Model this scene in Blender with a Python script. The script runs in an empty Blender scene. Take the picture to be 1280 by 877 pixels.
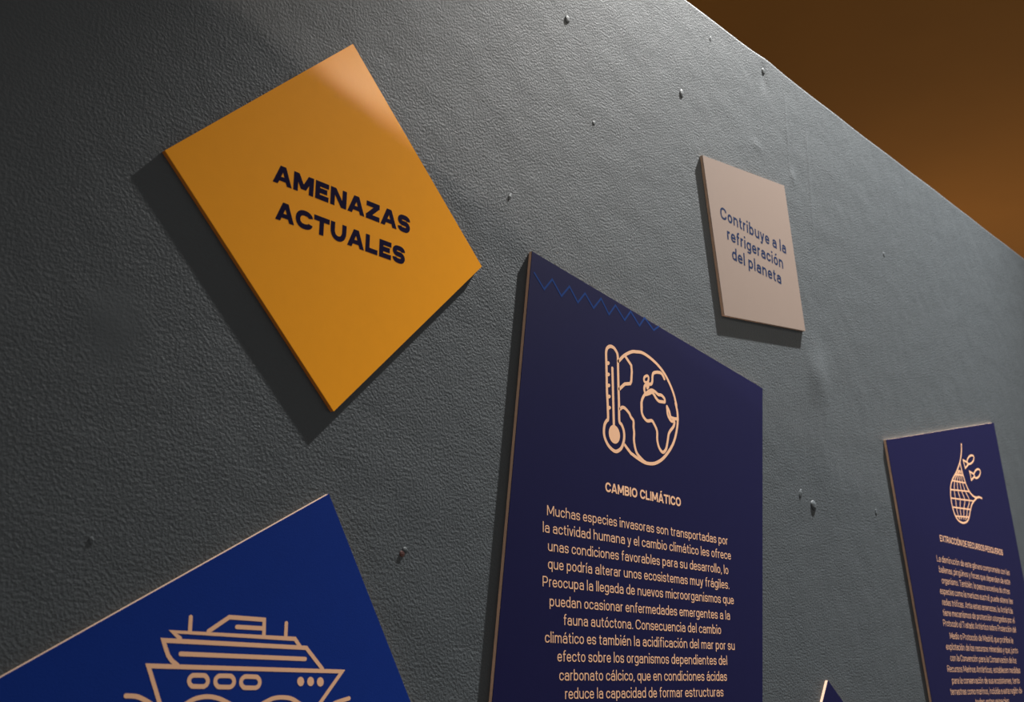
import bpy, bmesh, math
from mathutils.geometry import delaunay_2d_cdt
from mathutils import Vector, Matrix

# ------------------------------------------------------------------ camera, world, lights, exposure
C = bpy.context.scene.collection
sc = bpy.context.scene
EYE = 1.6                      # eye height; the partition's front is the plane y = 1
cam_d = bpy.data.cameras.new('camera')
cam_d.sensor_width = 36.0
cam_d.lens = 1399.0 / 1280.0 * 36.0
cam_d.clip_start = 0.05
cam_d.dof.use_dof = True
cam_d.dof.focus_distance = 1.62
cam_d.dof.aperture_fstop = 9.0
cam = bpy.data.objects.new('camera', cam_d)
C.objects.link(cam)
WX = Vector((0.66947035, 0.21102316, 0.71223499))      # wall axes seen in camera space (x right, y down, z forward)
WU = Vector((0.00565207, -0.96022085, 0.27918447))
WN = Vector((-0.74281728, 0.18288012, 0.6440321))
cam.matrix_world = Matrix(((WX[0], -WX[1], -WX[2], 0), (WN[0], -WN[1], -WN[2], 0),
                           (WU[0], -WU[1], -WU[2], EYE), (0, 0, 0, 1)))
sc.camera = cam
sc.view_settings.view_transform = 'Standard'
sc.view_settings.look = 'None'
sc.view_settings.gamma = 1.0
sc.view_settings.use_curve_mapping = False
sc.view_settings.exposure = 0.0

world = bpy.data.worlds.new('dim_room_air')
sc.world = world
world.use_nodes = True
world.node_tree.nodes['Background'].inputs[0].default_value = (1.0, 0.95, 0.90, 1)
world.node_tree.nodes['Background'].inputs[1].default_value = 0.39


def spot(name, loc, target, power, color, size, blend, radius):
    d = bpy.data.lights.new(name, 'SPOT')
    d.energy = power; d.color = color
    d.spot_size = math.radians(size); d.spot_blend = blend; d.shadow_soft_size = radius
    o = bpy.data.objects.new(name, d); C.objects.link(o)
    o.location = loc
    o.rotation_euler = (Vector(target) - Vector(loc)).to_track_quat('-Z', 'Y').to_euler()
    return o


# grazing track spotlight high above the partition
spot('track_spotlight', (3.0, 0.52, 5.2), (2.53, 1.0, 2.82), 2850, (0.99, 0.975, 0.945), 62.5, 1.0, 0.03)
# second lamp further into the room, its beam cut off below by a straight shield
LA, LB = Vector((0.611, 1, EYE + 0.718)), Vector((1.104, 1, EYE + 0.600))
LP = Vector((1.6, 0.0, 3.0))
nn = (LA - LP).cross(LB - LP).normalized()
if nn.z < 0: nn = -nn
spot('shielded_spotlight', LP, LP + nn, 19, (1.0, 0.84, 0.70), 180, 0.02, 0.01)
# warm lamps of the hall behind the partition, throwing light on the ochre ceiling
for nm, loc, pw in (('hall_lamp', (10.5, 3.6, 3.2), 95), ('hall_lamp', (4.0, 4.5, 3.0), 14)):
    d = bpy.data.lights.new(nm, 'POINT'); d.energy = pw; d.color = (1.0, 0.72, 0.40); d.shadow_soft_size = 0.15
    o = bpy.data.objects.new(nm, d); C.objects.link(o); o.location = loc


# ------------------------------------------------------------------ materials
def mat(name, col, rough=0.6, spec=0.5, noise=None, grain=0.0):
    m = bpy.data.materials.new(name); m.use_nodes = True
    nt = m.node_tree; b = nt.nodes['Principled BSDF']
    b.inputs['Base Color'].default_value = (*col, 1); b.inputs['Roughness'].default_value = rough
    b.inputs['Specular IOR Level'].default_value = spec
    tc = nt.nodes.new('ShaderNodeTexCoord')
    if noise:                                   # slight mottling of the paint or print
        n = nt.nodes.new('ShaderNodeTexNoise'); n.inputs['Scale'].default_value = noise[0]; n.inputs['Detail'].default_value = 4
        nt.links.new(tc.outputs['Object'], n.inputs['Vector'])
        mx = nt.nodes.new('ShaderNodeMix'); mx.data_type = 'RGBA'
        mx.inputs['A'].default_value = (*[c * (1 - noise[1]) for c in col], 1)
        mx.inputs['B'].default_value = (*[min(1, c * (1 + noise[1])) for c in col], 1)
        nt.links.new(n.outputs['Fac'], mx.inputs['Factor']); nt.links.new(mx.outputs['Result'], b.inputs['Base Color'])
    if grain:
        n = nt.nodes.new('ShaderNodeTexNoise'); n.inputs['Scale'].default_value = 700; n.inputs['Detail'].default_value = 2
        nt.links.new(tc.outputs['Object'], n.inputs['Vector'])
        bp = nt.nodes.new('ShaderNodeBump'); bp.inputs['Strength'].default_value = 1; bp.inputs['Distance'].default_value = grain
        nt.links.new(n.outputs['Fac'], bp.inputs['Height']); nt.links.new(bp.outputs['Normal'], b.inputs['Normal'])
    return m


def plaster():
    m = bpy.data.materials.new('grey_blue_plaster'); m.use_nodes = True
    nt = m.node_tree; N = nt.nodes; L = nt.links; b = N['Principled BSDF']
    b.inputs['Roughness'].default_value = 0.62; b.inputs['Specular IOR Level'].default_value = 0.35
    tc = N.new('ShaderNodeTexCoord'); sp = N.new('ShaderNodeSeparateXYZ'); L.new(tc.outputs['Object'], sp.inputs[0])

    def M(op, a, bb=None):
        n = N.new('ShaderNodeMath'); n.operation = op
        for i, v in enumerate((a, bb)):
            if v is None: continue
            if isinstance(v, (int, float)): n.inputs[i].default_value = v
            else: L.new(v, n.inputs[i])
        return n.outputs[0]

    def tex(scale, detail, rough, dist=0.0):
        n = N.new('ShaderNodeTexNoise'); n.inputs['Scale'].default_value = scale; n.inputs['Detail'].default_value = detail
        n.inputs['Roughness'].default_value = rough; n.inputs['Distortion'].default_value = dist
        L.new(tc.outputs['Object'], n.inputs['Vector']); return n.outputs['Fac']

    def blob(x, z, wx, wz):
        dx = M('DIVIDE', M('SUBTRACT', sp.outputs[0], x), wx); dz = M('DIVIDE', M('SUBTRACT', sp.outputs[2], EYE + z), wz)
        return M('EXPONENT', M('MULTIPLY', M('ADD', M('MULTIPLY', dx, dx), M('MULTIPLY', dz, dz)), -1.0))
    smooth = M('SUBTRACT', 1.0, M('MULTIPLY', blob(0.52, 0.33, 0.035, 0.05), 0.75))       # a filled, smoothed patch
    h = M('MULTIPLY', M('ADD', M('MULTIPLY', tex(280, 2.5, 0.5), 0.00115), M('MULTIPLY', tex(760, 2.0, 0.5), 0.00028)), smooth)
    h = M('ADD', h, M('MULTIPLY', tex(14, 2, 0.5), 0.0018))
    for x, z, wx, wz, amp in ((1.601, 1.24, 0.0024, 0.05, -0.0009), (1.962, 1.10, 0.005, 0.12, 0.0004), (2.05, 1.02, 0.006, 0.12, 0.0005),
                              (2.02, 0.585, 0.040, 0.050, 0.0042), (2.04, 0.44, 0.06, 0.16, 0.0018), (1.83, 1.02, 0.02, 0.012, 0.0009),
                              (1.875, 1.195, 0.012, 0.03, -0.0016), (1.975, 1.0, 0.012, 0.015, 0.0012), (0.50, 0.33, 0.04, 0.03, 0.001)):
        h = M('ADD', h, M('MULTIPLY', blob(x, z, wx, wz), amp))
    bp = N.new('ShaderNodeBump'); bp.inputs['Strength'].default_value = 1.0; bp.inputs['Distance'].default_value = 1.0
    L.new(h, bp.inputs['Height']); L.new(bp.outputs['Normal'], b.inputs['Normal'])
    mx = N.new('ShaderNodeMix'); mx.data_type = 'RGBA'
    mx.inputs['A'].default_value = (0.0475, 0.0575, 0.0650, 1); mx.inputs['B'].default_value = (0.0565, 0.0670, 0.0745, 1)
    L.new(tex(5, 5, 0.6), mx.inputs['Factor']); L.new(mx.outputs['Result'], b.inputs['Base Color'])
    return m


MW = plaster()
M_CEIL = mat('ochre_ceiling_paint', (0.35, 0.160, 0.032), 0.85, 0.2, (1.5, 0.08))
M_FLOOR = mat('dark_floor', (0.09, 0.085, 0.08), 0.5, 0.4, (3, 0.2))
M_YEL = mat('amber_print', (0.96, 0.37, 0.005), 0.32, 0.22, (60, 0.03), 0.0001)
M_YELEDGE = mat('amber_edge', (0.55, 0.17, 0.02), 0.7)
M_WHITE = mat('pale_pink_print', (0.225, 0.172, 0.143), 0.55, 0.4, (40, 0.02), 0.0001)
M_NAVY = mat('navy_print', (0.006, 0.006, 0.045), 0.6, 0.08, (50, 0.05), 0.0001)
M_BLUE = mat('royal_blue_print', (0.003, 0.026, 0.21), 0.6, 0.08, (50, 0.05), 0.0001)
M_CORE = mat('cream_board_core', (0.68, 0.46, 0.33), 0.8, 0.2, (80, 0.12))
M_INK = mat('dark_navy_ink', (0.010, 0.006, 0.032), 0.7, 0.02)
M_INK2 = mat('blue_ink', (0.008, 0.020, 0.065), 0.7, 0.05)
M_PEACH = mat('peach_ink', (0.88, 0.50, 0.29), 0.55)
M_ZIG = mat('mid_blue_ink', (0.010, 0.042, 0.18), 0.6, 0.05)
M_RUST = mat('rusty_metal', (0.09, 0.035, 0.03), 0.7, 0.4, (300, 0.4))


# ------------------------------------------------------------------ helpers
def link(name, bm, m, parent=None, smooth=False):
    me = bpy.data.meshes.new(name); bm.normal_update(); bm.to_mesh(me); bm.free()
    me.materials.append(m)
    if smooth:
        for p in me.polygons: p.use_smooth = True
    o = bpy.data.objects.new(name, me); C.objects.link(o)
    if parent: o.parent = parent
    return o


def structure(o):
    o['kind'] = 'structure'; return o


def thing(name, label, cat, loc, group=None):
    o = bpy.data.objects.new(name, None); C.objects.link(o)
    o.empty_display_size = 0.1; o.location = loc; o['label'] = label; o['category'] = cat
    if group: o['group'] = group
    return o


def prism(bm, pts, y0, y1):
    """Closed slab over the outline pts (x, z), between depths y0 and y1."""
    a = [bm.verts.new((x, y0, z)) for x, z in pts]; b = [bm.verts.new((x, y1, z)) for x, z in pts]
    n = len(pts)
    bm.faces.new(a); bm.faces.new(b[::-1])
    for i in range(n): bm.faces.new((a[i], b[i], b[(i + 1) % n], a[(i + 1) % n]))
    bmesh.ops.recalc_face_normals(bm, faces=bm.faces[:])


def box(bm, x0, x1, y0, y1, z0, z1):
    prism(bm, [(x0, z0), (x1, z0), (x1, z1), (x0, z1)], y0, y1)


# ------------------------------------------------------------------ strokes (2-D ribbons used by the icons and the lettering)
def ribbon(pts, w, closed=False, caps=False):
    """Quads along a centre line, mitred at the joints."""
    P = [Vector(p) for p in pts]
    Q = [P[0]]
    for p in P[1:]:
        if (p - Q[-1]).length > 1e-7: Q.append(p)
    if closed and (Q[0] - Q[-1]).length < 1e-7: Q.pop()
    n = len(Q); h = w / 2; L, R = [], []
    for i in range(n):
        d0 = (Q[i] - Q[i - 1]) if (i > 0 or closed) else None
        d1 = (Q[(i + 1) % n] - Q[i]) if (i < n - 1 or closed) else None
        d0 = (d0 or d1).normalized(); d1 = (d1 or d0).normalized()
        n0 = Vector((-d0.y, d0.x)); n1 = Vector((-d1.y, d1.x)); mm = n0 + n1
        mm = mm.normalized() if mm.length > 1e-4 else n0
        k = h / max(0.45, mm.dot(n0))
        L.append(Q[i] + mm * k); R.append(Q[i] - mm * k)
    polys = []
    for i in range(n if closed else n - 1):
        j = (i + 1) % n; polys.append([L[i], L[j], R[j], R[i]])
    if caps and not closed:
        for c, d in ((Q[0], Q[0] - Q[1]), (Q[-1], Q[-1] - Q[-2])):
            a = math.atan2(d.y, d.x)
            polys.append([c + Vector((math.cos(a + math.pi * (k / 8 - .5)), math.sin(a + math.pi * (k / 8 - .5)))) * h for k in range(9)])
    return polys


def catmull(pts, closed=False, sub=6):
    P = [Vector(p) for p in pts]; n = len(P); out = []
    for i in range(n if closed else n - 1):
        if closed: p0, p1, p2, p3 = P[i - 1], P[i], P[(i + 1) % n], P[(i + 2) % n]
        else: p0, p1, p2, p3 = P[max(i - 1, 0)], P[i], P[i + 1], P[min(i + 2, n - 1)]
        for k in range(sub):
            t = k / sub
            out.append(0.5 * ((2 * p1) + (p2 - p0) * t + (2 * p0 - 5 * p1 + 4 * p2 - p3) * t * t + (3 * p1 - p0 - 3 * p2 + p3) * t ** 3))
    if not closed: out.append(P[-1])
    return out


def disc(pts):
    c, u, v = [Vector(p) for p in pts]; u = u - c; v = v - c
    return [[c + u * math.cos(math.tau * k / 24) + v * math.sin(math.tau * k / 24) for k in range(24)]]


def art(strokes, w, thin=None):
    """Icon strokes in tenths of a millimetre from the panel's centre."""
    polys = []
    for kind, pts in strokes:
        p = [(x / 10000, y / 10000) for x, y in pts]
        if kind == 's': polys += ribbon(catmull(p), w, caps=True)
        elif kind == 'c': polys += ribbon(catmull(p, True), w, closed=True)
        elif kind == 'o': polys += ribbon(catmull(p, True), w * 0.85, closed=True)
        elif kind == 'd': polys += disc(p)
        elif kind == 'l' or kind == 'm': polys += ribbon(p, w, caps=True)
        elif kind == 'h': polys += ribbon(p, thin or w)
        elif kind == 'f': polys += ribbon(catmull(p, sub=3), thin or w)
    return fuse(polys)


def fuse(polys):
    """Overlapping outlines fused into one flat sheet of triangles, so that no two pieces of ink overlap."""
    vs, fs = [], []
    parts = []
    for p in polys:                              # four-cornered pieces may be twisted at tight turns: take them as triangles
        parts += [[p[0], p[1], p[2]], [p[0], p[2], p[3]]] if len(p) == 4 else [p]
    for p in parts:
        q = []
        for v in p:
            v = Vector((v[0] * 10, v[1] * 10))
            if not q or (v - q[-1]).length > 1e-6: q.append(v)
        if len(q) > 1 and (q[0] - q[-1]).length < 1e-6: q.pop()
        area = sum(q[i - 1].x * q[i].y - q[i].x * q[i - 1].y for i in range(len(q)))
        if len(q) < 3 or abs(area) < 1e-8: continue
        if area < 0: q.reverse()
        fs.append(list(range(len(vs), len(vs) + len(q)))); vs += q
    co, _, tri, _, _, _ = delaunay_2d_cdt(vs, [], fs, 0, 1e-6)
    tris = []
    for f in fs:                                 # all pieces are convex: fan them, keep their bounds
        for k in range(1, len(f) - 1):
            A, B, D = vs[f[0]], vs[f[k]], vs[f[k + 1]]
            tris.append((min(A.x, B.x, D.x), max(A.x, B.x, D.x), min(A.y, B.y, D.y), max(A.y, B.y, D.y), A.x, A.y, B.x, B.y, D.x, D.y))

    def covered(x, y):
        for x0, x1, y0, y1, ax, ay, bx, by, dx, dy in tris:
            if x0 <= x <= x1 and y0 <= y <= y1 and (bx - ax) * (y - ay) - (by - ay) * (x - ax) >= 0 \
                    and (dx - bx) * (y - by) - (dy - by) * (x - bx) >= 0 and (ax - dx) * (y - dy) - (ay - dy) * (x - dx) >= 0: return True
        return False
    return [[co[i] / 10 for i in t] for t in tri if covered(sum(co[i].x for i in t) / 3, sum(co[i].y for i in t) / 3)]


def print_mesh(name, polys, m, parent, y):
    """Ink on a printed face: the sheet lies on the face, a hair's breadth proud."""
    bm = bmesh.new(); seen = {}
    def vert(q):
        k = (round(q[0], 6), round(q[1], 6))
        if k not in seen: seen[k] = bm.verts.new((q[0], y, q[1]))
        return seen[k]
    for p in polys:
        try: bm.faces.new([vert(q) for q in p])
        except ValueError: pass
    return link(name, bm, m, parent)


# ------------------------------------------------------------------ lettering: a grotesque drawn from strokes, capital height 700 units
def fil(pts, r, closed=False):
    P = [Vector(p) for p in pts]; n = len(P); out = []
    for i in range(n):
        if not closed and i in (0, n - 1): out.append(P[i]); continue
        a, b, c = P[i - 1], P[i], P[(i + 1) % n]
        la, lc = (a - b).length, (c - b).length
        ea = la if (not closed and i == 1) else la / 2
        ec = lc if (not closed and i == n - 2) else lc / 2
        s, e = b + (a - b).normalized() * min(r, ea), b + (c - b).normalized() * min(r, ec)
        for k in range(7):
            t = k / 6; ww = 0.82     # rational quadratic, close to a true arc
            den = (1 - t) ** 2 + 2 * ww * t * (1 - t) + t * t
            out.append((s * (1 - t) ** 2 + b * (2 * ww * t * (1 - t)) + e * t * t) / den)
    return out


def glyph(ch, w, cap, slim):
    """Polygons and advance of one character; w stroke, cap width factor of capitals, slim factor of lower case."""
    h = w / 2; X = 515; H = 700; A = 745; P = []; sb = 58 if w < 120 else 40
    accents = {'á': 'a', 'é': 'e', 'í': 'ı', 'ó': 'o', 'ú': 'u', 'ü': 'u', 'Á': 'A', 'Ó': 'O'}
    base = accents.get(ch, ch); up = base.isupper()

    def line(*p): P.extend(ribbon(p, w))
    def run(p, r=190, closed=False): P.extend(ribbon(fil(p, r, closed), w, closed))
    def diag(x0, y0, x1, y1, k=1.0):
        hw = h * k * math.hypot(x1 - x0, y1 - y0) / abs(y1 - y0)
        P.append([(x0 - hw, y0), (x0 + hw, y0), (x1 + hw, y1), (x1 - hw, y1)])
    if base == ' ': return [], 215 if w < 120 else 270
    if base == '.': return [[(sb, 0), (sb + w * 1.15, 0), (sb + w * 1.15, w * 1.15), (sb, w * 1.15)]], 2 * sb + w
    if base == ',': return [[(sb, w), (sb, 0), (sb - 25, -100), (sb + 35, -100), (sb + w * 1.15, 10), (sb + w * 1.15, w)]], 2 * sb + w
    if up:
        tbl = dict(A=800, B=640, C=740, D=690, E=590, I=0, L=560, M=860, N=730, O=780, P=620, Q=780, R=640, S=620, T=690, U=720, X=720, Z=660)
        Wd = w if base == 'I' else max(tbl[base] * cap, 3 * w)
        l, r, b, t = h, Wd - h, h, H - h; rr = 290 * cap + 20; mid = H * 0.51
        if base == 'A':
            k = h * 1.1; diag(k, 0, Wd / 2 - h * .12, H); diag(Wd - k, 0, Wd / 2 + h * .12, H)
            P.append([(Wd * .25, 130), (Wd * .75, 130), (Wd * .70, 130 + w * .85), (Wd * .30, 130 + w * .85)])
        elif base == 'B':
            line((l, 0), (l, H)); run([(l, t), (r - 25, t), (r - 25, mid), (l, mid)], 160); run([(l, mid), (r, mid), (r, b), (l, b)], 170)
        elif base == 'C': run([(r, H * .66), (r, t), (l, t), (l, b), (r, b), (r, H * .34)], rr)
        elif base == 'D': line((l, 0), (l, H)); run([(l, t), (r, t), (r, b), (l, b)], rr)
        elif base == 'E':
            line((l, 0), (l, H)); line((l, t), (Wd, t)); line((l, b), (Wd, b)); line((l, mid), (Wd - w * .35, mid))
        elif base == 'I': line((h, 0), (h, H))
        elif base == 'L': line((l, 0), (l, H)); line((l, b), (Wd, b))
        elif base == 'M': line((l, 0), (l, H)); line((r, 0), (r, H)); diag(Wd / 2, 130, l + h * .2, H); diag(Wd / 2, 130, r - h * .2, H)
        elif base == 'N': line((l, 0), (l, H)); line((r, 0), (r, H)); diag(r - h * .2, 0, l + h * .2, H)
        elif base in 'OQ':
            run([(l, b), (r, b), (r, t), (l, t)], rr, True)
            if base == 'Q': diag(Wd - h, -20, Wd * .6, 210)
        elif base == 'P': line((l, 0), (l, H)); run([(l, t), (r, t), (r, H * .40), (l, H * .40)], 190)
        elif base == 'R':
            line((l, 0), (l, H)); run([(l, t), (r - 15, t), (r - 15, H * .42), (l, H * .42)], 180); diag(r, 0, Wd * .52, H * .42)
        elif base == 'S': run([(r, H * .69), (r, t), (l, t), (l, mid), (r, mid), (r, b), (l, b), (l, H * .31)], 165)
        elif base == 'T': line((Wd / 2, 0), (Wd / 2, H)); line((0, t), (Wd, t))
        elif base == 'U': run([(l, H), (l, b), (r, b), (r, H)], rr)
        elif base == 'X': diag(h * 1.2, 0, Wd - h * 1.2, H); diag(Wd - h * 1.2, 0, h * 1.2, H)
        elif base == 'Z': line((20, t), (Wd - 10, t)); line((10, b), (Wd, b)); diag(h * 1.4, w * .8, Wd - h * 1.4, H - w * .8)
    else:
        Wd = 440 * slim; l, r, b, t = h, Wd - h, h, X - h; mid = X * .5
        if base == 'o': run([(l, b), (r, b), (r, t), (l, t)], 200, True)
        elif base in 'bdpq':
            run([(l, b), (r, b), (r, t), (l, t)], 200, True)
            x = l if base in 'bp' else r
            line((x, 0 if base in 'bd' else -185), (x, A if base in 'bd' else X))
        elif base == 'g':
            run([(l, b), (r, b), (r, t), (l, t)], 200, True); run([(r, X), (r, -185 + h), (l + 25, -185 + h), (l + 25, -95)], 150)
        elif base == 'c': run([(r, X * .66), (r, t), (l, t), (l, b), (r, b), (r, X * .34)], 200); Wd -= 15
        elif base == 'e': run([(r, X * .27), (r, b), (l, b), (l, t), (r, t), (r, mid - h)], 200); line((l, mid), (r, mid))
        elif base == 'a':
            run([(l + 20, X * .70), (l + 20, t), (r, t), (r, 0)], 150); run([(r, X * .57), (l, X * .57), (l, b), (r, b)], 120)
        elif base == 's': Wd -= 40; r -= 40; run([(r, X * .70), (r, t), (l, t), (l, mid), (r, mid), (r, b), (l, b), (l, X * .30)], 115)
        elif base in 'nhr':
            line((l, 0), (l, A if base == 'h' else X))
            if base == 'r': run([(l, X * .5), (l, t), (l + 190 * slim, t)], 130); Wd = l + 190 * slim
            else: run([(l, X * .5), (l, t), (r, t), (r, 0)], 170)
        elif base == 'm':
            Wd = 660 * slim; r = Wd - h; m = Wd / 2; line((l, 0), (l, X))
            run([(l, X * .5), (l, t), (m, t), (m, 0)], 140); run([(m, X * .5), (m, t), (r, t), (r, 0)], 140)
        elif base == 'u': run([(l, X), (l, b), (r, b), (r, X * .5)], 170); line((r, 0), (r, X))
        elif base in 'iıjl':
            line((h, 0), (h, A if base == 'l' else X)); Wd = w
            if base == 'j': run([(h, X), (h, -185 + h), (h - 110, -185 + h)], 90)
            if base in 'ij': P.append([(-6, 625), (w + 6, 625), (w + 6, 735), (-6, 735)])
        elif base == 't': x = 100; run([(x, X + 135), (x, b), (x + 150, b)], 110); line((0, t), (x + 150, t)); Wd = x + 150
        elif base == 'f': x = 100; run([(x, 0), (x, A - h), (x + 160, A - h)], 110); line((0, t), (x + 150, t)); Wd = x + 150
        elif base in 'vy':
            diag(Wd / 2, 0, h * 1.1, X); diag(Wd / 2, 0, Wd - h * 1.1, X)
            if base == 'y': diag(Wd * .30, -185, Wd / 2, 10); line((Wd * .08, -185 + h), (Wd * .34, -185 + h))
        elif base == 'x': diag(h * 1.2, 0, Wd - h * 1.2, X); diag(Wd - h * 1.2, 0, h * 1.2, X)
        elif base == 'z': line((0, t), (Wd, t)); line((0, b), (Wd, b)); diag(h * 1.3, w * .8, Wd - h * 1.3, X - w * .8)
        else: raise ValueError('no glyph ' + ch)
    if ch in accents:
        c = Wd / 2; y0 = (H if up else X) + 75
        if ch == 'ü':
            for s in (-1, 1): P.append([(c + s * 95 - h, y0 + 40), (c + s * 95 + h, y0 + 40), (c + s * 95 + h, y0 + 140), (c + s * 95 - h, y0 + 140)])
        else: diag(c - 15, y0, c + 75, y0 + (140 if not up else 130))
    tight = base in 'ATvy'
    s = sb * (0.35 if tight else 0.8 if base in 'ocedqgOCQSs' else 1)
    return [[(p[0] + s, p[1]) for p in q] for q in P], Wd + 2 * s


def lettering(rows, cap_h, w, cap=0.8, slim=1.0):
    polys = []; made = {}
    for text, x0, x1, z in rows:
        x = 0; row = []
        for ch in text:
            if ch not in made:
                g, adv = glyph(ch, w, cap, slim)
                made[ch] = ([[(p[0] * 1000, p[1] * 1000) for p in q] for q in fuse([[(p[0] / 1000, p[1] / 1000) for p in q] for q in g])] if g else [], adv)
            g, adv = made[ch]
            row += [[(p[0] + x, p[1]) for p in q] for q in g]; x += adv
        lo = min(p[0] for q in row for p in q); hi = max(p[0] for q in row for p in q)
        sx = (x1 - x0) / (hi - lo); sz = cap_h / 700
        polys += [[(x0 + (p[0] - lo) * sx, z + p[1] * sz) for p in q] for q in row]
    return polys

# ------------------------------------------------------------------ printed matter: icons in tenths of a millimetre, text rows (words, left, right, baseline) in metres, from each panel centre
THERMO = [('c',[(-1357,1266),(-1368,1445),(-1369,1673),(-1371,1902),(-1372,2053),(-1342,2129),(-1267,2175),(-1175,2172),(-1102,2118),(-1076,2047),(-1076,1848),(-1075,1559),(-1072,1318),(-1074,1175),(-1069,1027),(-1015,987),(-967,908),(-956,812),(-984,709),(-1048,614),(-1159,555),(-1257,564),(-1363,620),(-1438,711),(-1462,803),(-1442,915),(-1391,985),(-1355,1021),(-1355,1162)]),('l',[(-1221,1836),(-1212,929)]),('d',[(-1331,1894),(-1287,1903),(-1332,1863)]),('d',[(-1331,1715),(-1287,1724),(-1332,1685)]),('d',[(-1327,1544),(-1283,1553),(-1328,1514)]),('d',[(-1323,1372),(-1279,1380),(-1324,1342)]),('d',[(-1326,1198),(-1278,1206),(-1327,1168)]),('d',[(-1204,809),(-1065,819),(-1195,667)])]
GLOBE = [('s',[(-1060,1980),(-905,2108),(-709,2210),(-585,2237),(-427,2257),(-229,2224),(-10,2149),(169,2045),(307,1913),(423,1751),(496,1569),(473,1593),(517,1455),(516,1296),(473,1131),(387,947),(254,785),(69,629),(-110,534),(-263,494),(-432,488),(-597,521),(-760,571),(-807,589),(-945,685)]),('l',[(-876,2096),(-728,1985),(-718,1887),(-738,1729),(-769,1682),(-912,1648),(-1053,1540)]),('s',[(-1042,1230),(-984,1265),(-913,1259),(-813,1202),(-774,1152),(-708,1101),(-708,1001),(-697,915),(-706,802),(-680,682),(-622,592),(-480,513),(-397,488)]),('s',[(174,1948),(135,1995),(75,2026),(-38,2015),(-131,1978),(-160,1917),(-168,1843),(-200,1789),(-261,1777),(-289,1807)]),('o',[(-397,1822),(-376,1868),(-305,1903),(-270,1883),(-278,1827),(-320,1789),(-379,1789)]),('s',[(-290,1783),(-283,1731),(-314,1701)]),('s',[(-312,1755),(-376,1724),(-395,1667),(-378,1611)]),('s',[(-359,1585),(-259,1622),(-187,1654),(-129,1623),(-71,1574),(-2,1544),(100,1551),(162,1563),(155,1616),(76,1655),(-16,1650),(-106,1681),(-206,1686),(-318,1629)]),('s',[(-358,1609),(-431,1530),(-473,1452),(-478,1345),(-485,1393),(-480,1279),(-430,1205),(-336,1164),(-217,1187),(-154,1144),(-79,1041),(-80,900),(-32,780),(63,724),(155,789),(206,919),(260,1070),(391,1196),(419,1280),(328,1277),(243,1354),(226,1456),(222,1495)]),('s',[(222,1495),(281,1427),(321,1342),(422,1330),(526,1344)])]
SHIP = [('l',[(-710,1145),(-706,1014)]),('l',[(450,1130),(452,988)]),('m',[(-496,1015),(-263,1163),(165,1154),(173,999)]),('l',[(-165,1070),(144,1066)]),('m',[(-811,940),(-896,999),(575,972),(645,896)]),('m',[(-813,688),(-878,728),(-924,779),(-963,857),(-989,916),(731,883),(964,668)]),('l',[(-788,794),(724,768)]),('m',[(-852,84),(-1124,678),(1239,643),(713,38)]),('c',[(-458,542),(-459,529),(-464,516),(-472,505),(-484,496),(-498,491),(-513,489),(-621,491),(-636,497),(-649,505),(-659,516),(-666,529),(-670,542),(-669,556),(-664,568),(-656,579),(-645,588),(-631,593),(-616,595),(-507,594),(-492,588),(-479,580),(-469,569),(-462,556)]),('c',[(-152,537),(-153,523),(-158,510),(-167,499),(-179,490),(-193,485),(-209,483),(-322,485),(-337,491),(-350,499),(-361,510),(-368,523),(-371,537),(-371,551),(-366,564),(-357,575),(-345,584),(-331,589),(-315,591),(-202,590),(-187,584),(-173,576),(-162,564),(-155,551)]),('c',[(160,530),(159,516),(154,503),(145,491),(132,482),(117,477),(100,475),(-17,477),(-32,483),(-46,491),(-57,503),(-65,516),(-68,530),(-67,544),(-62,557),(-53,569),(-41,577),(-26,583),(-10,585),(108,583),(124,578),(138,569),(149,558),(157,544)]),('d',[(681,538),(726,538),(685,490)]),('d',[(813,538),(858,538),(816,490)]),('d',[(945,534),(991,534),(948,486)]),('s',[(-1327,408),(-1211,400),(-1099,355),(-974,289),(-831,270),(-704,320),(-584,376),(-448,394),(-317,375),(-193,327),(-55,271),(92,269),(226,326),(339,369),(457,379),(579,363),(693,310),(846,251),(1022,262),(1173,318),(1354,361)])]
NET = [('s',[(277,2850),(245,2689),(148,2500),(-1,2306),(-253,2075),(-522,1881),(-686,1704),(-751,1505),(-753,1314),(-692,1132),(-581,978),(-390,892),(-145,876),(90,929),(246,1029),(379,1201),(543,1390),(780,1529),(1042,1632),(1276,1629)]),('s',[(63,2352),(109,2198),(204,2013),(339,1809),(527,1672),(801,1603),(1075,1630)]),('h',[(-318,2017),(172,2058)]),('h',[(-577,1838),(251,1884)]),('h',[(-725,1603),(437,1698)]),('h',[(-768,1396),(725,1497)]),('h',[(-701,1190),(460,1259)]),('h',[(-578,990),(286,1058)]),('f',[(-67,2156),(-221,2025),(-414,1847),(-498,1622),(-479,1415),(-475,1203),(-408,1004),(-323,944)]),('f',[(-16,2158),(-124,2033),(-250,1856),(-269,1640),(-185,1435),(-246,1217),(-237,1017),(-206,953)]),('f',[(35,2160),(-26,2042),(-84,1865),(-37,1659),(113,1456),(-13,1231),(-64,1030),(-88,963)]),('f',[(87,2162),(73,2050),(83,1874),(199,1678),(416,1476),(222,1245),(110,1044),(30,973)])]
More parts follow.
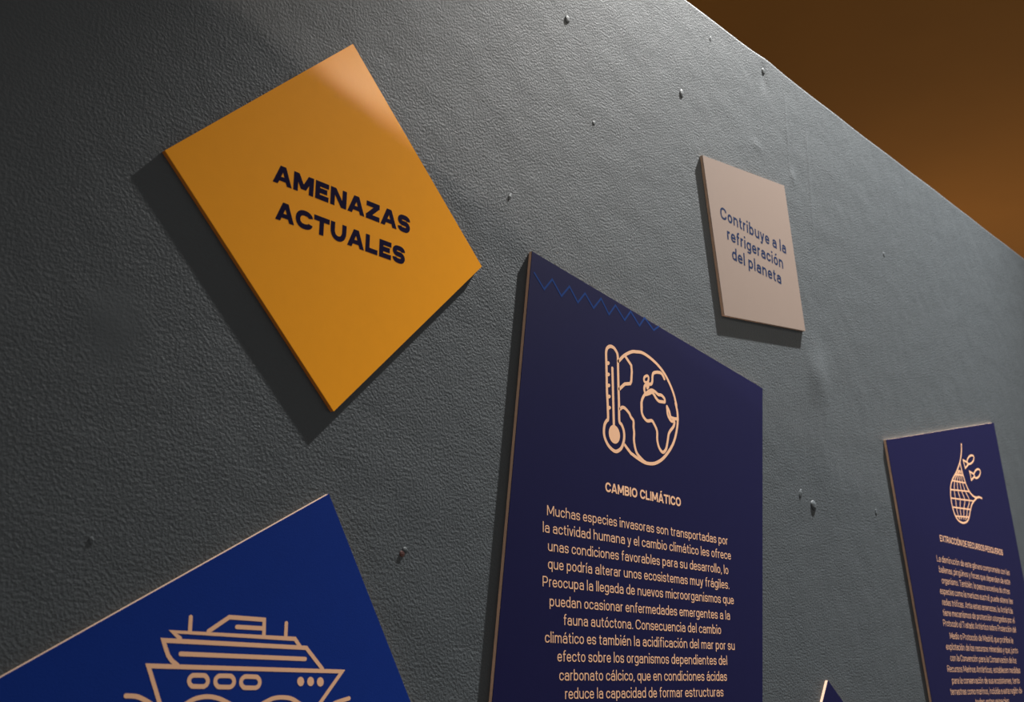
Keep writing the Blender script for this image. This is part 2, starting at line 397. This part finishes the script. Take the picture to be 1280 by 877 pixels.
FISH = [[('c',[(954,2524),(889,2485),(814,2451),(737,2425),(666,2410),(607,2408),(565,2418),(545,2439),(549,2470),(576,2507),(624,2547),(688,2586),(762,2620),(839,2646),(911,2661),(972,2664),(1014,2655),(1034,2633),(1030,2602),(1002,2564)]),('m',[(561,2430),(282,2450),(321,2361),(371,2263),(602,2390)])],[('c',[(1323,2232),(1269,2192),(1203,2156),(1130,2128),(1059,2110),(996,2104),(947,2111),(917,2129),(908,2158),(922,2193),(958,2233),(1010,2273),(1076,2309),(1149,2337),(1220,2355),(1284,2362),(1334,2355),(1365,2337),(1374,2308),(1359,2272)]),('m',[(912,2187),(632,2219),(670,2124),(690,2012),(952,2142)])]]
ZIG = [('m',[(-3043,2881),(-2824,2689),(-2642,2892),(-2433,2686),(-2244,2887),(-2048,2685),(-1871,2877),(-1667,2692),(-1475,2896),(-1281,2685),(-1108,2879),(-875,2692),(-708,2879),(-479,2694),(-329,2865),(-85,2713),(60,2809)])]
CB = [('Muchas especies invasoras son transportadas por', -0.2775, 0.1877, -0.0573), ('la actividad humana y el cambio climático les ofrece', -0.2865, 0.1957, -0.0811), ('unas condiciones favorables para su desarrollo, lo', -0.2758, 0.1854, -0.1056), ('que podría alterar unos ecosistemas muy frágiles.', -0.2759, 0.1862, -0.1296), ('Preocupa la llegada de nuevos microorganismos que', -0.2872, 0.1978, -0.1535), ('puedan ocasionar enfermedades emergentes a la', -0.2728, 0.1838, -0.1789), ('fauna autóctona. Consecuencia del cambio', -0.2433, 0.1546, -0.2025), ('climático es también la acidificación del mar por su', -0.2827, 0.1938, -0.2264), ('efecto sobre los organismos dependientes del', -0.2571, 0.1687, -0.2502), ('carbonato cálcico, que en condiciones ácidas', -0.2534, 0.1658, -0.2746), ('reduce la capacidad de formar estructuras', -0.2414, 0.1532, -0.2983)]
CH = [('CAMBIO CLIMÁTICO', -0.145, 0.0522, -0.0087)]
YH = [('AMENAZAS', -0.1056, 0.1082, 0.0106), ('ACTUALES', -0.0988, 0.1012, -0.0334)]
WT = [('Contribuye a la', -0.1254, 0.1183, 0.0189), ('refrigeración', -0.105, 0.1019, -0.0169), ('del planeta', -0.0915, 0.09, -0.0523)]
NH = [('EXTRACCIÓN DE RECURSOS PESQUEROS', -0.1675, 0.2323, 0.0307)]
NB = [('La disminución de este género compromete con las', -0.1976, 0.2641, -0.0166), ('ballenas, pingüinos y focas que dependen de este', -0.1906, 0.2593, -0.0403), ('organismo. También, la pesca excesiva de otras', -0.1812, 0.2492, -0.0641), ('especies como la merluza austral, puede alterar las', -0.1967, 0.263, -0.0879), ('redes tróficas. Ante estas amenazas, la Antártida', -0.1901, 0.2547, -0.112), ('tiene mecanismos de protección otorgados por el', -0.1924, 0.26, -0.1348), ('Protocolo al Tratado Antártico sobre Protección del', -0.1967, 0.2623, -0.1574), ('Medio o Protocolo de Madrid, que prohíbe la', -0.1669, 0.2322, -0.184), ('explotación de los recursos minerales y que, junto', -0.1939, 0.259, -0.2076), ('con la Convención para la Conservación de los', -0.1766, 0.2391, -0.2314), ('Recursos Marinos Antárticos, establecen medidas', -0.1988, 0.2585, -0.2548), ('para la conservación de sus ecosistemas, tanto', -0.1795, 0.2462, -0.2792), ('terrestres como marinos, incluida a esta región de', -0.1941, 0.2559, -0.3026), ('todas estas especies', -0.0557, 0.156, -0.3255)]


# ------------------------------------------------------------------ the setting
def wall_top(x):
    z = 1.237 + 0.0081 * (min(x, 3.6) - 1.6) + 0.0008 * math.sin(7.3 * x) + 0.0005 * math.sin(23 * x + 1)
    return EYE + z + 0.0035 * math.exp(-((x - 1.90) / 0.045) ** 2)


bm = bmesh.new()
xs = [-3 + 0.25 * i for i in range(14)] + [0.5 + 0.02 * i for i in range(176)] + [4.02 + 0.4 * i for i in range(26)]
RB = 0.007; TH = 0.16
rings = []
for x in xs:
    zt = wall_top(x); ring = [(1.0, 0.0)]
    for k in range(7):
        a = math.pi / 2 * k / 6; ring.append((1 + RB - RB * math.cos(a), zt - RB + RB * math.sin(a)))
    for k in range(7):
        a = math.pi / 2 * k / 6; ring.append((1 + TH - RB + RB * math.sin(a), zt - RB + RB * math.cos(a)))
    ring.append((1 + TH, 0.0))
    rings.append([bm.verts.new((x, y, z)) for y, z in ring])
for a, b in zip(rings, rings[1:]):
    for k in range(len(a)): bm.faces.new((a[k], a[(k + 1) % len(a)], b[(k + 1) % len(a)], b[k]))
bm.faces.new(rings[0]); bm.faces.new(rings[-1][::-1])
bmesh.ops.recalc_face_normals(bm, faces=bm.faces[:])
# nibs of plaster left by the filling knife, part of the wall's own surface
for x, z, rx, rz, dp, rot in ((1.234, 1.019, .006, .0075, .004, .3), (1.563, 1.023, .006, .009, .004, .2), (1.099, 0.663, .003, .007, .0025, .5),
                              (1.876, 1.205, .006, .008, .004, .2), (1.964, 0.316, .011, .010, .006, 0), (1.916, 0.333, .005, .010, .003, .5),
                              (0.917, 0.1445, .0045, .0035, .003, 0), (2.403, 0.954, .005, .006, .002, 0), (2.24, 0.333, .005, .007, .002, 0),
                              (1.674, 1.188, .003, .007, .002, .3), (1.30, 0.86, .004, .004, .002, 0), (0.52, 0.12, .003, .004, .002, 0)):
    mtx = Matrix.Translation((x, 1.0, EYE + z)) @ Matrix.Rotation(rot, 4, 'Y') @ Matrix.Diagonal((rx, dp * 0.5, rz, 1))
    bmesh.ops.create_uvsphere(bm, u_segments=16, v_segments=10, radius=1, matrix=mtx)
wall = structure(link('wall_front', bm, MW))
for p in wall.data.polygons: p.use_smooth = p.area < 0.002

bm = bmesh.new(); box(bm, -3, 14.42, -4, 9, 5.9, 6.0); structure(link('ceiling', bm, M_CEIL))
bm = bmesh.new(); box(bm, -3, 14.42, -4, 9, -0.1, 0.0); structure(link('floor', bm, M_FLOOR))
bm = bmesh.new(); box(bm, -3, 14.42, 9.0, 9.1, -0.1, 6.0); structure(link('wall_back', bm, M_CEIL))

# ------------------------------------------------------------------ the boards on the wall
T = 0.006; FACE = 0.0010


def board(name, label, cat, centre, corners, face_m, core_m, group=None):
    """A flat board hung flush on the partition: pale core and printed front sheet; corners in wall metres."""
    t = thing(name, label, cat, (centre[0], 0.9996, EYE + centre[1]), group)
    pts = [(x - centre[0], z - centre[1]) for x, z in corners]
    bm = bmesh.new(); prism(bm, pts, -(T - FACE), 0.0); link('board', bm, core_m, t)
    bm = bmesh.new(); prism(bm, pts, -T, -(T - FACE)); f = link('printed_face', bm, face_m, t)
    return t, f


INK_Y = -T - 0.00012
# amber square
t, f = board('title_sign', 'amber yellow square sign hung on its corner, reading AMENAZAS ACTUALES', 'sign', (0.7940, 0.5322),
             [(0.7945, 0.7696), (0.5512, 0.5307), (0.7940, 0.2915), (1.0364, 0.5371)], M_YEL, M_YELEDGE)
print_mesh('heading', lettering(YH, 0.0232, 195, 1.0), M_INK, f, INK_Y)

# pale square
t, f = board('caption_sign', 'small pale pinkish square sign below the slanting top edge of the wall', 'sign', (1.7925, 0.7908),
             [(1.6152, 0.9168), (1.9214, 0.9616), (1.9691, 0.6635), (1.6643, 0.6213)], M_WHITE, M_CORE)
print_mesh('caption_text', lettering(WT, 0.0236, 118, 0.78), M_INK2, f, INK_Y)

# climate panel
GP = 'blue information panels on the grey wall'
t, f = board('information_panel', 'navy panel with thermometer and globe icon headed CAMBIO CLIMÁTICO', 'panel', (1.45, 0.27),
             [(1.1411, 0.5900), (1.0322, -0.3098), (1.6847, -0.3890), (1.7850, 0.5105)], M_NAVY, M_CORE, GP)
print_mesh('thermometer_icon', art(THERMO, 0.0054), M_PEACH, f, INK_Y)
print_mesh('globe_icon', art(GLOBE, 0.0052), M_PEACH, f, INK_Y)
print_mesh('heading', lettering(CH, 0.0143, 140, 0.85), M_PEACH, f, INK_Y)
print_mesh('body_text', lettering(CB, 0.0138, 74, 0.78, 0.95), M_PEACH, f, INK_Y)
print_mesh('zigzag_line', art(ZIG, 0.0030), M_ZIG, f, INK_Y)

# fishing panel
t, f = board('information_panel', 'navy panel at right with fishing net icon headed EXTRACCIÓN DE RECURSOS PESQUEROS', 'panel', (2.72, 0.27),
             [(2.3079, 0.4963), (2.4720, -0.2880), (3.1720, -0.1310), (2.9984, 0.6512)], M_NAVY, M_CORE, GP)
print_mesh('net_icon', art(NET, 0.0046, 0.0033), M_PEACH, f, INK_Y)
for fish in FISH: print_mesh('fish_icon', art(fish, 0.0046), M_PEACH, f, INK_Y)
print_mesh('heading', lettering(NH, 0.0143, 100, 0.85), M_PEACH, f, INK_Y)
print_mesh('body_text', lettering(NB, 0.0138, 60, 0.78, 0.95), M_PEACH, f, INK_Y)

# ship panel
t, f = board('information_panel', 'royal blue tilted panel at lower left with a cruise ship icon', 'panel', (0.70, -0.06),
             [(0.7932, 0.1962), (0.2050, -0.1445), (0.4309, -0.5220), (1.0191, -0.1813)], M_BLUE, M_CORE, GP)
print_mesh('ship_icon', art(SHIP, 0.0044), M_PEACH, f, INK_Y)

# panel showing only its upper corner
t, f = board('information_panel', 'navy panel of which only a pointed top corner shows at the bottom', 'panel', (2.0, -0.28),
             [(1.9618, -0.0034), (1.7320, -0.3306), (2.0590, -0.5606), (2.2890, -0.2334)], M_NAVY, M_CORE, GP)

# rusty screw in the wall
bm = bmesh.new()
bmesh.ops.create_cone(bm, cap_ends=True, segments=16, radius1=0.0042, radius2=0.0032, depth=0.002,
                      matrix=Matrix.Rotation(math.pi / 2, 4, 'X'))
bmesh.ops.create_cube(bm, size=1, matrix=Matrix.Translation((0, -0.001, 0)) @ Matrix.Diagonal((0.005, 0.0006, 0.0007, 1)))
s = link('screw_head', bm, M_RUST); s.location = (0.9125, 0.9997, EYE + 0.1395)
s['label'] = 'tiny dark reddish screw head in the grey wall between two blue panels'; s['category'] = 'screw'
